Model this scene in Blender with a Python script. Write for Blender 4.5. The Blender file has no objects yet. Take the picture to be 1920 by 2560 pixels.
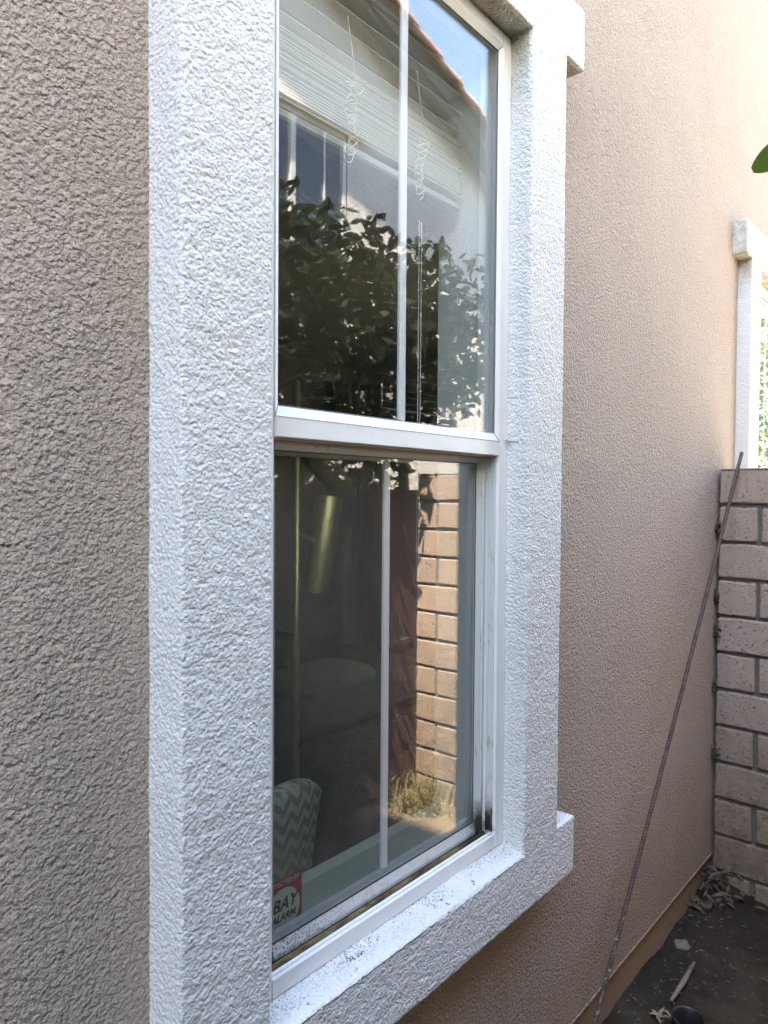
import bpy, bmesh, math, random
from mathutils import Vector, Matrix, noise
random.seed(7)
S = bpy.context.scene
COL = S.collection

# ------------------------------------------------------------------ camera
CAM = Vector((0.0, -0.876, 1.62))
def unit(v): return Vector(v).normalized()
u_c = unit((1546, -32, 1800))
n_c = Vector((-2100, -58, 1800)); n_c = (n_c - u_c * n_c.dot(u_c)).normalized()
z_c = u_c.cross(n_c)
right = Vector((u_c[0], n_c[0], z_c[0])); down = Vector((u_c[1], n_c[1], z_c[1])); fwd = Vector((u_c[2], n_c[2], z_c[2]))
cd = bpy.data.cameras.new("camera"); cam = bpy.data.objects.new("camera", cd); COL.objects.link(cam)
cd.sensor_width = 36; cd.lens = 1800 / 2560 * 36; cd.clip_start = 0.02; cd.clip_end = 500
m = Matrix((right, -down, -fwd)).transposed().to_4x4(); m.translation = CAM
cam.matrix_world = m
cd.dof.use_dof = True; cd.dof.focus_distance = 1.55; cd.dof.aperture_fstop = 7.5
S.camera = cam

# ------------------------------------------------------------------ world and sun
SUN = Vector((-0.50, 0.195, 1.0)).normalized()          # direction towards the sun
W = bpy.data.worlds.new("World"); S.world = W; W.use_nodes = True
nt = W.node_tree; bg = nt.nodes["Background"]; sky = nt.nodes.new("ShaderNodeTexSky")
sky.sky_type = 'NISHITA'; sky.sun_disc = False
sky.sun_elevation = math.asin(SUN.z); sky.sun_rotation = math.atan2(SUN.x, SUN.y)
sky.air_density = 1.0; sky.dust_density = 0.6; sky.ozone_density = 1.0
nt.links.new(sky.outputs[0], bg.inputs[0]); bg.inputs[1].default_value = 0.14
sd = bpy.data.lights.new("sun", 'SUN'); sd.energy = 4.8; sd.angle = math.radians(0.5); sd.color = (1.0, 0.95, 0.88)
so = bpy.data.objects.new("sun", sd); COL.objects.link(so); so.rotation_euler = SUN.to_track_quat('Z', 'Y').to_euler()
so.location = (0, 0, 12)
S.view_settings.view_transform = 'Standard'; S.view_settings.look = 'None'
S.view_settings.gamma = 1; S.view_settings.exposure = 3.95; S.view_settings.use_curve_mapping = False
S.view_settings.use_white_balance = True; S.view_settings.white_balance_temperature = 7600; S.view_settings.white_balance_tint = 10
S.render.engine = 'CYCLES'
S.cycles.use_guiding = True; S.cycles.use_surface_guiding = True
S.cycles.use_adaptive_sampling = False; S.cycles.use_denoising = True; S.cycles.denoising_prefilter = 'NONE'
S.cycles.max_bounces = 10; S.cycles.diffuse_bounces = 5; S.cycles.glossy_bounces = 6
S.cycles.transparent_max_bounces = 32; S.cycles.transmission_bounces = 6
S.cycles.caustics_reflective = False; S.cycles.caustics_refractive = False
S.cycles.sample_clamp_indirect = 6

# ------------------------------------------------------------------ helpers
ROOT = {}
class MB:
    def __init__(s): s.v = []; s.f = []
    def box(s, x0, x1, y0, y1, z0, z1, b=0.0):
        i = len(s.v)
        if b <= 0:
            s.v += [(x0,y0,z0),(x1,y0,z0),(x1,y1,z0),(x0,y1,z0),(x0,y0,z1),(x1,y0,z1),(x1,y1,z1),(x0,y1,z1)]
            s.f += [tuple(i+k for k in q) for q in ((0,3,2,1),(4,5,6,7),(0,1,5,4),(1,2,6,5),(2,3,7,6),(3,0,4,7))]
        else:
            bm = bmesh.new(); bmesh.ops.create_cube(bm, size=1)
            for v in bm.verts:
                v.co = ((x0+x1)/2+v.co.x*(x1-x0), (y0+y1)/2+v.co.y*(y1-y0), (z0+z1)/2+v.co.z*(z1-z0))
            bmesh.ops.bevel(bm, geom=bm.edges[:], offset=b, segments=1, affect='EDGES', clamp_overlap=True)
            s.bm(bm)
        return s
    def bm(s, bm):
        i = len(s.v); bm.verts.index_update(); s.v += [tuple(v.co) for v in bm.verts]
        s.f += [tuple(i+v.index for v in f.verts) for f in bm.faces]; bm.free(); return s
    def tube(s, pts, r, n=8, caps=True):
        pts = [Vector(p) for p in pts]; i = len(s.v); rr = r if isinstance(r, (list, tuple)) else [r]*len(pts)
        d0 = (pts[1]-pts[0]).normalized(); a = Vector((0,0,1)) if abs(d0.z) < .9 else Vector((1,0,0))
        a = (a - d0*a.dot(d0)).normalized()
        for k, p in enumerate(pts):
            d = (pts[min(k+1, len(pts)-1)] - pts[max(k-1, 0)]).normalized()
            a = (a - d*a.dot(d)).normalized(); b = d.cross(a)
            for j in range(n):
                t = 2*math.pi*j/n; s.v.append(tuple(p + (a*math.cos(t)+b*math.sin(t))*rr[k]))
        for k in range(len(pts)-1):
            for j in range(n):
                s.f.append((i+k*n+j, i+k*n+(j+1)%n, i+(k+1)*n+(j+1)%n, i+(k+1)*n+j))
        if caps:
            s.f.append(tuple(i+j for j in range(n))[::-1]); s.f.append(tuple(i+(len(pts)-1)*n+j for j in range(n)))
        return s
    def prism(s, prof, x0, x1):          # profile in (y,z) swept along X
        i = len(s.v); n = len(prof)
        s.v += [(x0, y, z) for y, z in prof] + [(x1, y, z) for y, z in prof]
        for j in range(n): s.f.append((i+j, i+(j+1)%n, i+n+(j+1)%n, i+n+j))
        s.f.append(tuple(i+j for j in range(n))[::-1]); s.f.append(tuple(i+n+j for j in range(n))); return s
    def prismz(s, prof, z0, z1):         # profile in (x,y) swept along Z
        i = len(s.v); n = len(prof)
        s.v += [(x, y, z0) for x, y in prof] + [(x, y, z1) for x, y in prof]
        for j in range(n): s.f.append((i+j, i+(j+1)%n, i+n+(j+1)%n, i+n+j))
        s.f.append(tuple(i+j for j in range(n))[::-1]); s.f.append(tuple(i+n+j for j in range(n))); return s
    def build(s, name, mat, parent=None, smooth=False, fix=True):
        off = Vector((0,0,0))
        if parent is not None:
            r = parent
            while r.parent: r = r.parent
            off = ROOT.get(r.name, Vector((0,0,0)))
        me = bpy.data.meshes.new(name)
        me.from_pydata([tuple(Vector(v)-off) for v in s.v], [], s.f)
        if fix:
            b = bmesh.new(); b.from_mesh(me); bmesh.ops.recalc_face_normals(b, faces=b.faces[:]); b.to_mesh(me); b.free()
        me.update()
        if smooth: me.polygons.foreach_set("use_smooth", [True]*len(me.polygons))
        o = bpy.data.objects.new(name, me); COL.objects.link(o)
        if mat: me.materials.append(mat)
        if parent is not None: o.parent = parent
        return o
def tag(o, label=None, cat=None, group=None, kind=None):
    for k, v in (("label", label), ("category", cat), ("group", group), ("kind", kind)):
        if v: o[k] = v
    return o
def thing(name, loc, label, cat, group=None):
    o = bpy.data.objects.new(name, None); COL.objects.link(o); o.location = loc; o.empty_display_size = .05
    ROOT[o.name] = Vector(loc); return tag(o, label, cat, group)
def copy_tree(root):
    kids = {}
    for o in list(COL.objects):
        if o.parent: kids.setdefault(o.parent, []).append(o)
    def rec(o, par):
        c = o.copy(); COL.objects.link(c); c.parent = par
        for k in kids.get(o, []): rec(k, c)
        return c
    return rec(root, None)

# ------------------------------------------------------------------ materials
class N:
    def __init__(s, name):
        s.m = bpy.data.materials.new(name); s.m.use_nodes = True; s.t = s.m.node_tree; s.n = s.t.nodes
        s.b = s.n["Principled BSDF"]; s.out = s.n["Material Output"]
        s.tc = s.n.new("ShaderNodeTexCoord"); s.geo = None
    def link(s, a, b): s.t.links.new(a, b)
    def pos(s):
        if not s.geo: s.geo = s.n.new("ShaderNodeNewGeometry")
        return s.geo.outputs["Position"]
    def map(s, scale=(1,1,1), rot=(0,0,0), src=None):
        q = s.n.new("ShaderNodeMapping"); q.inputs["Scale"].default_value = scale; q.inputs["Rotation"].default_value = rot
        s.link(src or s.pos(), q.inputs["Vector"]); return q.outputs[0]
    def noise(s, scale, detail=4, rough=.55, vec=None, dist=0):
        q = s.n.new("ShaderNodeTexNoise"); q.inputs["Scale"].default_value = scale; q.inputs["Detail"].default_value = detail
        q.inputs["Roughness"].default_value = rough; q.inputs["Distortion"].default_value = dist
        s.link(vec or s.pos(), q.inputs["Vector"]); return q.outputs["Fac"]
    def voro(s, scale, vec=None, feat='F1'):
        q = s.n.new("ShaderNodeTexVoronoi"); q.inputs["Scale"].default_value = scale; q.feature = feat
        s.link(vec or s.pos(), q.inputs["Vector"]); return q.outputs["Distance"]
    def ramp(s, fac, stops):
        q = s.n.new("ShaderNodeValToRGB"); e = q.color_ramp.elements
        while len(e) < len(stops): e.new(.5)
        for k, (p, c) in enumerate(stops):
            e[k].position = p; e[k].color = (c, c, c, 1) if isinstance(c, (int, float)) else (*c, 1)
        s.link(fac, q.inputs[0]); return q.outputs[0]
    def math(s, op, a, b=None, c=None):
        q = s.n.new("ShaderNodeMath"); q.operation = op
        for k, v in enumerate((a, b, c)):
            if v is None: continue
            if isinstance(v, (int, float)): q.inputs[k].default_value = v
            else: s.link(v, q.inputs[k])
        return q.outputs[0]
    def mix(s, fac, a, b, mode='MIX'):
        q = s.n.new("ShaderNodeMix"); q.data_type = 'RGBA'; q.blend_type = mode
        for idx, v in ((0, fac), (6, a), (7, b)):
            if isinstance(v, (int, float)): q.inputs[idx].default_value = v if idx == 0 else (v, v, v, 1)
            elif isinstance(v, tuple): q.inputs[idx].default_value = (*v, 1)
            else: s.link(v, q.inputs[idx])
        return q.outputs[2]
    def sep(s):
        q = s.n.new("ShaderNodeSeparateXYZ"); s.link(s.pos(), q.inputs[0]); return q.outputs
    def bump(s, h, dist, strength=1.0, prev=None):
        q = s.n.new("ShaderNodeBump"); q.inputs["Distance"].default_value = dist; q.inputs["Strength"].default_value = strength
        s.link(h, q.inputs["Height"])
        if prev is not None: s.link(prev, q.inputs["Normal"])
        return q.outputs[0]
    def done(s, color=None, rough=.8, normal=None, metal=0, spec=None):
        if color is not None:
            if isinstance(color, tuple): s.b.inputs["Base Color"].default_value = (*color, 1)
            else: s.link(color, s.b.inputs["Base Color"])
        if isinstance(rough, (int, float)): s.b.inputs["Roughness"].default_value = rough
        else: s.link(rough, s.b.inputs["Roughness"])
        s.b.inputs["Metallic"].default_value = metal
        if spec is not None: s.b.inputs["Specular IOR Level"].default_value = spec
        if normal is not None: s.link(normal, s.b.inputs["Normal"])
        return s.m

def stucco(name, base, var=.05, amp=.0042, coarse=1.0, dirt=False, wt=(.55, .50, .30), pebble=0):
    q = N(name)
    v = q.map((1.0, 1.0, 1.08), (0, .45, 0))
    region = q.ramp(q.noise(3.2, 3, .5), [(.40, .35), (.62, 1.0)])       # trowelled areas against rough ones
    big = q.ramp(q.noise(48*coarse, 5, .60, v, .35), [(.44, 0), (.54, .75), (.75, 1)])
    mid = q.ramp(q.noise(125*coarse, 3, .6, v, .2), [(.38, 0), (.62, 1)])
    if pebble:
        pv = q.n.new("ShaderNodeTexVoronoi"); pv.feature = 'SMOOTH_F1'; pv.inputs["Scale"].default_value = 165*coarse; pv.inputs["Smoothness"].default_value = .55
        wv = q.n.new("ShaderNodeVectorMath"); wv.operation = 'ADD'; nv = q.n.new("ShaderNodeTexNoise"); nv.inputs["Scale"].default_value = 90
        sc_ = q.n.new("ShaderNodeVectorMath"); sc_.operation = 'SCALE'; sc_.inputs["Scale"].default_value = .006
        q.link(q.pos(), nv.inputs["Vector"]); q.link(nv.outputs["Color"], sc_.inputs[0]); q.link(q.pos(), wv.inputs[0]); q.link(sc_.outputs[0], wv.inputs[1]); q.link(wv.outputs[0], pv.inputs["Vector"])
        peb = q.math('SUBTRACT', 1.0, pv.outputs["Distance"]); mid = q.math('ADD', q.math('MULTIPLY', peb, pebble), q.math('MULTIPLY', mid, 1-pebble*.5))
    fine = q.noise(330*coarse, 2, .6)
    h = q.math('ADD', q.math('MULTIPLY', q.math('MULTIPLY', big, region), wt[0]), q.math('MULTIPLY', mid, wt[1]))
    h = q.math('ADD', h, q.math('MULTIPLY', fine, wt[2]))
    nrm = q.bump(h, amp, 1.0)
    c1 = tuple(min(1, b*(1+var)) for b in base); c2 = tuple(b*(1-var) for b in base)
    col = q.mix(q.noise(1.7, 4, .6), c2, c1)
    col = q.mix(q.ramp(q.noise(22, 4, .6), [(.35, 0), (.7, 1)]), col, tuple(b*(1-var*.7) for b in base))
    if not dirt:
        base_d = q.ramp(q.math('SUBTRACT', q.sep()[2], q.math('MULTIPLY', q.noise(6, 5, .65), .55)), [(.0, .5), (.42, 0)])
        col = q.mix(base_d, col, (base[0]*.62, base[1]*.50, base[2]*.38))
        col = q.mix(q.ramp(q.noise(2.3, 5, .7, q.map((1, 1, .35))), [(.52, 0), (.72, .22)]), col, (base[0]*.72, base[1]*.70, base[2]*.66))
    if dirt:
        # mould and soot on the sloping sill ledge and stains near the joints
        xyz = q.sep()
        onsill = q.math('MULTIPLY', q.math('LESS_THAN', q.math('ABSOLUTE', q.math('SUBTRACT', xyz[2], .812)), .018), q.math('GREATER_THAN', xyz[1], -.066))
        specks = q.ramp(q.noise(290, 3, .7), [(.54, 0), (.60, .9)])
        clump = q.ramp(q.noise(13, 4, .65), [(.38, 0), (.52, 1)])
        edge = q.ramp(q.math('MULTIPLY_ADD', xyz[1], 11, .85), [(.1, 0), (.45, 1)])
        f = q.math('MULTIPLY', onsill, q.math('MULTIPLY', specks, q.math('MULTIPLY', clump, edge)))
        blot = q.math('MULTIPLY', onsill, q.ramp(q.noise(34, 6, .75), [(.60, 0), (.64, 1)]))
        col = q.mix(q.math('MULTIPLY', q.math('MAXIMUM', f, blot), .88), col, (.035, .03, .026))
        # a few soot specks all over
        sp = q.math('MULTIPLY', q.ramp(q.noise(210, 2, .6), [(.73, 0), (.76, 1)]), q.ramp(q.noise(5, 3, .6), [(.45, 0), (.65, .7)]))
        col = q.mix(sp, col, (.16, .13, .12))
        # damp yellow-brown stain where the head meets the frame
        top = q.math('MULTIPLY', q.ramp(q.math('SUBTRACT', xyz[2], 2.2), [(.26, 0), (.45, .9)]), q.math('MULTIPLY', q.math('GREATER_THAN', xyz[1], -.066), q.ramp(q.noise(18, 5, .65), [(.35, .2), (.62, 1)])))
        col = q.mix(top, col, (.36, .33, .24))
    return q.done(col, .92, nrm, spec=.25)

M = {}
M['brown'] = stucco('brown_stucco', (.59, .48, .395), .05, .0115, .95, False, (.46, .66, .34), .7)
M['trim'] = stucco('white_stucco', (.74, .735, .715), .02, .0030, 1.1, True, (.16, .80, .22), 1.0)
M['trim2'] = stucco('white_stucco_far', (.82, .80, .75), .02, .0045, 1.0)
M['nwall'] = stucco('pale_stucco', (.80, .785, .75), .03, .008, .5)

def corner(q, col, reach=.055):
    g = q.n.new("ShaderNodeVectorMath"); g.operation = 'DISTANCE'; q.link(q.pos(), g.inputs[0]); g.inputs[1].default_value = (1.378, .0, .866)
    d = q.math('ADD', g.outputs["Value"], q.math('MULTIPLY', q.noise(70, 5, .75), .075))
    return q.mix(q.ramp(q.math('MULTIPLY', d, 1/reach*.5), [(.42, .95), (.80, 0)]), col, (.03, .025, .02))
def vinyl():
    q = N('white_vinyl'); xyz = q.sep()
    st = q.ramp(q.noise(9, 5, .7), [(.55, 0), (.8, .35)])
    col = q.mix(st, (.82, .82, .80), (.55, .50, .44))
    sm = q.math('MULTIPLY', q.ramp(q.noise(120, 3, .7), [(.66, 0), (.72, .5)]), q.ramp(q.noise(11, 2, .5), [(.5, 0), (.7, 1)]))
    col = q.mix(sm, col, (.25, .22, .2))
    col = corner(q, col, .040)
    return q.done(col, .38, q.bump(q.noise(30, 3), .0004), spec=.4)
M['vinyl'] = vinyl()
def track():
    q = N('dirty_track'); xyz = q.sep()
    n = q.noise(26, 6, .7, q.map((.35, 1, 1))); n = q.math('ADD', n, q.math('MULTIPLY', q.math('ADD', xyz[1], .004), 9)); n2 = q.noise(140, 4, .7)
    col = q.ramp(n, [(.44, (.020, .016, .012)), (.54, (.10, .07, .035)), (.68, (.27, .20, .10)), (.86, (.45, .39, .28))])
    col = corner(q, q.mix(q.ramp(n2, [(.60, 0), (.72, .8)]), col, (.03, .026, .02)), .09)
    return q.done(col, .75, q.bump(n2, .0015), spec=.3)
M['track'] = track()
def mouldy(name, base, lo=.58, xfade=True):
    q = N(name); xyz = q.sep()
    grow = q.ramp(q.math('MULTIPLY_ADD', xyz[0], -2.4, 2.6), [(.1, 0), (.8, .20)]) if xfade else 0.05
    sp = q.math('GREATER_THAN', q.math('ADD', q.noise(270, 3, .7), grow), .685)
    col = q.mix(q.noise(25, 4), tuple(b*.9 for b in base), base)
    col = q.mix(q.math('MULTIPLY', sp, .75), col, (.07, .065, .06)); col = q.mix(q.ramp(q.noise(40, 5, .7), [(.5, 0), (.75, .5)]), col, (.25, .22, .18)); col = corner(q, col, .06)
    return q.done(col, .55, q.bump(q.noise(270, 3), .0008), spec=.35)
M['mould_rail'] = mouldy('mouldy_sash_rail', (.56, .56, .54))
def jambm():
    q = N('grimy_jamb'); xyz = q.sep()
    low = q.ramp(q.math('MULTIPLY_ADD', xyz[2], -2.2, 2.15), [(0, .0), (.45, .32)])
    n = q.math('ADD', q.noise(38, 5, .7, q.map((1, 1, .45))), low)
    col = q.ramp(n, [(.58, (.66, .67, .64)), (.67, (.50, .48, .42)), (.74, (.06, .05, .04))]); col = corner(q, col, .07)
    return q.done(col, .55, spec=.35)
M['jamb'] = jambm()
def simple(name, col, rough=.6, nscale=20, var=.1, bump=0, metal=0, spec=None):
    q = N(name); c = q.mix(q.noise(nscale, 5, .6), tuple(b*(1-var) for b in col), tuple(min(1, b*(1+var)) for b in col))
    return q.done(c, rough, q.bump(q.noise(nscale*6, 3), bump) if bump else None, metal, spec)
def leafm(name, a, b, tr=.25, rough=.38, spec=.5):
    q = N(name)
    col = q.mix(q.ramp(q.noise(9, 2), [(.4, 0), (.6, 1)]), a, b)
    q.link(col, q.b.inputs["Base Color"]); q.b.inputs["Roughness"].default_value = rough; q.b.inputs["Specular IOR Level"].default_value = spec
    t = q.n.new("ShaderNodeBsdfTranslucent"); q.link(q.mix(.5, col, (.25, .38, .05)), t.inputs[0])
    mx = q.n.new("ShaderNodeMixShader"); mx.inputs[0].default_value = tr
    q.link(q.b.outputs[0], mx.inputs[1]); q.link(t.outputs[0], mx.inputs[2]); q.link(mx.outputs[0], q.out.inputs[0]); return q.m
M['seal'] = simple('black_gasket', (.05, .055, .05), .5)
M['rail_shade'] = simple('shade_tan_vinyl', (.40, .31, .235), .6, 30, .15)  # darker tan stands in for the shade under the meeting rail
M['spacer'] = simple('grey_spacer', (.30, .34, .34), .4)
M['muntin'] = simple('white_grille_bar', (.72, .75, .76), .4, 15, .03)
M['drywall'] = simple('interior_white_paint', (.62, .63, .60), .7, 6, .03)
M['sill_paint'] = simple('dull_sill_paint', (.40, .41, .39), .6, 8, .05)
M['room'] = simple('interior_wall_paint', (.42, .40, .37), .8, 3, .05)
M['floor'] = simple('dark_carpet', (.13, .12, .11), .95, 60, .3, .003)
M['slat'] = simple('white_blind_slat', (.82, .82, .78), .45, 10, .04)
M['slat_back'] = leafm('backlit_slat', (.30, .30, .28), (.34, .34, .32), .10)
M['rail_grey'] = simple('grey_blind_rail', (.42, .42, .40), .5)
M['cable'] = simple('grey_cable', (.30, .27, .25), .7)
M['cord'] = simple('white_cord', (.78, .76, .70), .7)
M['brass'] = simple('brushed_brass', (.50, .44, .25), .42, 40, .08, 0, .85)
M['black'] = simple('black_plastic', (.018, .018, .018), .4, 20, .2)
M['found'] = None
def foundation():
    q = N('tan_foundation_paint')
    n = q.noise(9, 5, .65, q.map((1, 1, 1.6)))
    col = q.mix(n, (.25, .175, .11), (.36, .26, .165))
    ch = q.ramp(q.noise(17, 4, .7, q.map((1, 1, .7))), [(.64, 0), (.67, 1)])
    col = q.mix(ch, col, (.04, .03, .02))
    low = q.ramp(q.math('SUBTRACT', q.math('ADD', q.sep()[2], q.math('MULTIPLY', q.noise(12, 4), .08)), 0), [(.05, 1), (.12, 0)])
    col = q.mix(low, col, (.27, .19, .15))
    return q.done(col, .85, q.bump(q.noise(60, 4), .002), spec=.25)
M['found'] = foundation()
def soil():
    q = N('dark_soil')
    n = q.noise(2.6, 6, .65); f = q.noise(90, 5, .75); g = q.noise(14, 5, .7)
    col = q.ramp(n, [(.30, (.020, .015, .012)), (.5, (.036, .027, .021)), (.64, (.058, .046, .031))])
    col = q.mix(q.ramp(g, [(.52, 0), (.72, .55)]), col, (.075, .060, .048))
    col = q.mix(q.ramp(f, [(.62, 0), (.70, .6)]), col, (.16, .14, .12))
    col = q.mix(q.ramp(f, [(.30, .8), (.40, 0)]), col, (.03, .022, .018))
    far = q.ramp(q.math('MULTIPLY', q.math('SUBTRACT', q.sep()[0], 2.5), .6), [(0, 0), (.4, .75)])  # sunlit patch near the block wall, put into the soil colour as tan
    col = q.mix(q.math('MULTIPLY', far, q.ramp(q.math('MULTIPLY', q.sep()[1], -1.0), [(.75, 0), (1.0, 1)])), col, (.36, .27, .18))
    return q.done(col, .95, q.bump(f, .006, 1, q.bump(g, .012)), spec=.15)
M['soil'] = soil()
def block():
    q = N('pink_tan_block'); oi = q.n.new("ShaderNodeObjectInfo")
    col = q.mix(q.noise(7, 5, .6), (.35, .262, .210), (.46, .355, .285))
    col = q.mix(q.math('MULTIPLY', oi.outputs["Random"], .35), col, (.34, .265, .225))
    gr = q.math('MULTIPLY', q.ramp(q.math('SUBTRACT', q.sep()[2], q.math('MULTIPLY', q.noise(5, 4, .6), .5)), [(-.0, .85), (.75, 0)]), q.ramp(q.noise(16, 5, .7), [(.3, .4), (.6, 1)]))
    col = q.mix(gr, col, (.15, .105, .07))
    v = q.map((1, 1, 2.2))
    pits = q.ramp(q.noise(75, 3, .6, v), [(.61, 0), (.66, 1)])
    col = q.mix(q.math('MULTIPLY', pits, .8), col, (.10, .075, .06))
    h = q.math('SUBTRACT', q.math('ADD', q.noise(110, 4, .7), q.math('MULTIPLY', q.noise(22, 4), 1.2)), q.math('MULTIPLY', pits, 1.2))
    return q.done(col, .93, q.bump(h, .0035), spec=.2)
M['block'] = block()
M['mortar'] = simple('grey_mortar', (.15, .145, .125), .95, 60, .25, .004)
def rust():
    q = N('rusty_steel')
    f = q.noise(60, 5, .7); zz = q.sep()[2]
    col = q.ramp(f, [(.35, (.055, .042, .036)), (.55, (.12, .085, .07)), (.75, (.20, .14, .11))])
    low = q.math('MULTIPLY', q.ramp(zz, [(.15, 1), (.9, 0)]), q.ramp(q.noise(70, 3, .7), [(.58, 0), (.64, .8)]))
    col = q.mix(low, col, (.45, .44, .42))
    return q.done(col, .7, q.bump(q.noise(300, 3), .0006), .25)
M['rust'] = rust()
def wood():
    q = N('red_brown_fence_wood')
    g = q.noise(10, 6, .65, q.map((9, 9, .6))); oi = q.n.new("ShaderNodeObjectInfo")
    col = q.mix(g, (.055, .024, .016), (.10, .045, .03))
    col = q.mix(q.math('MULTIPLY', oi.outputs["Random"], .35), col, (.075, .038, .027))
    return q.done(col, .85, q.bump(g, .003), spec=.2)
M['wood'] = wood()
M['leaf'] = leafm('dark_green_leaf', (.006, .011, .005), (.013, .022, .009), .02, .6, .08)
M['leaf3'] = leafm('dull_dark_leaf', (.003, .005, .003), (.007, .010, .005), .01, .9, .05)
M['leaf2'] = leafm('light_green_leaf', (.05, .085, .02), (.10, .14, .035), .25)
M['weed'] = leafm('dry_olive_weed', (.10, .095, .035), (.20, .155, .075), .15, .8, .1)
M['bark'] = simple('grey_brown_bark', (.13, .10, .075), .9, 30, .3, .006)
M['tile'] = simple('terracotta_roof_tile', (.40, .27, .22), .8, 14, .22, .003)
M['fascia'] = simple('grey_brown_fascia', (.075, .066, .058), .7, 8, .08)
M['concrete'] = simple('pale_concrete', (.38, .32, .235), .9, 5, .08, .003)
M['dryleaf'] = simple('dry_brown_leaf', (.085, .06, .04), .8, 30, .4)
M['palebits'] = simple('pale_dry_leaf', (.26, .22, .13), .8, 30, .3)
M['straw'] = simple('grey_straw', (.14, .12, .09), .9, 30, .3)
M['stone'] = simple('grey_stone', (.17, .155, .135), .9, 30, .2, .004)
M['red'] = simple('sticker_red', (.50, .02, .035), .4, 30, .03)
M['swhite'] = simple('sticker_white', (.74, .75, .73), .4, 30, .02)
M['sblack'] = simple('sticker_black', (.02, .02, .022), .4, 30, .02)
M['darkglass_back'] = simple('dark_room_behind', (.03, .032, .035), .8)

def glass(name, dust=0.0, tint=(1, 1, 1), F0=.062, F1=.72):
    q = N(name); q.n.remove(q.b)
    g = q.n.new("ShaderNodeNewGeometry"); dp = q.n.new("ShaderNodeVectorMath"); dp.operation = 'DOT_PRODUCT'
    q.link(g.outputs["Incoming"], dp.inputs[0]); q.link(g.outputs["Normal"], dp.inputs[1])
    c = q.math('ABSOLUTE', dp.outputs["Value"])
    F = q.math('ADD', F0, q.math('MULTIPLY', F1, q.math('POWER', q.math('SUBTRACT', 1.0, c), 4.6)))
    tr = q.n.new("ShaderNodeBsdfTransparent"); tr.inputs[0].default_value = (*tint, 1)
    gl = q.n.new("ShaderNodeBsdfAnisotropic") if False else q.n.new("ShaderNodeBsdfGlossy")
    gl.inputs["Roughness"].default_value = 0.0; gl.inputs[0].default_value = (1, 1, 1, 1)
    mx = q.n.new("ShaderNodeMixShader"); q.link(F, mx.inputs[0]); q.link(tr.outputs[0], mx.inputs[1]); q.link(gl.outputs[0], mx.inputs[2])
    last = mx.outputs[0]
    if dust > 0:
        df = q.n.new("ShaderNodeBsdfDiffuse"); df.inputs[0].default_value = (.62, .60, .55, 1)
        sp = q.ramp(q.noise(420, 2, .6), [(.69, 0), (.73, 1)])
        area = q.ramp(q.noise(5, 4, .6), [(.35, .15), (.65, 1)])
        film = q.math('MULTIPLY', q.ramp(q.noise(7, 5, .7, q.map((1, 1, .35))), [(.3, .35), (.7, 1)]), dust)
        f = q.math('ADD', film, q.math('MULTIPLY', q.math('MULTIPLY', sp, area), min(.5, dust*9)))
        m2 = q.n.new("ShaderNodeMixShader"); q.link(f, m2.inputs[0]); q.link(last, m2.inputs[1]); q.link(df.outputs[0], m2.inputs[2]); last = m2.outputs[0]
    q.link(last, q.out.inputs[0]); return q.m
M['glass_up'] = glass('upper_glass', .006)
M['glass_lo'] = glass('lower_dusty_glass', .060)
M['glass_in'] = glass('inner_glass', 0, (.93, .95, .94), .004, .2)
M['glass_in_lo'] = glass('inner_glass_lower', 0, (.82, .86, .83), .004, .2)
M['glass_n'] = glass('neighbour_glass', 0)

# ------------------------------------------------------------------ ground
def ground():
    def axis(lo, hi, a, b, fine):
        c = []; x = a; st = fine
        while x <= b + 1e-6: c.append(x); x += fine
        x = a; st = fine; left = []
        while x > lo: st *= 1.35; x -= st; left.append(max(x, lo))
        x = c[-1]; st = fine; r = []
        while x < hi: st *= 1.35; x += st; r.append(min(x, hi))
        return left[::-1] + c + r
    xs = axis(-150, 150, 1.5, 3.2, .014); ys = axis(-150, 150, -1.5, .1, .014)
    b = MB(); nx = len(xs)
    for y in ys:
        for x in xs:
            z = 0
            if 0 < x < 6 and -2.5 < y < .5:
                p = Vector((x, y, 0)); z = .022*noise.noise(p*3.2) + .010*noise.noise(p*11) + .006*noise.noise(p*31) + .004*noise.noise(p*70)
                z += .035*math.exp(-((y)/.10)**2)*(0.7+.6*noise.noise(p*6))      # soil heaped along the footing
                z += .05*math.exp(-((x-3.05)/.12)**2 - ((y+.02)/.2)**2)
            b.v.append((x, y, z))
    for j in range(len(ys)-1):
        for i in range(nx-1): b.f.append((j*nx+i, j*nx+i+1, (j+1)*nx+i+1, (j+1)*nx+i))
    tag(b.build('ground', M['soil'], smooth=True, fix=False), kind='structure')
ground()
tag(MB().box(3.35, 8.2, -3.30, .0, -.04, .075).build('patio', M['concrete']), kind='structure')
tag(MB().box(-4, 3.3, -3.28, -2.75, -.04, .06).build('path', M['concrete']), kind='structure')

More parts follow.
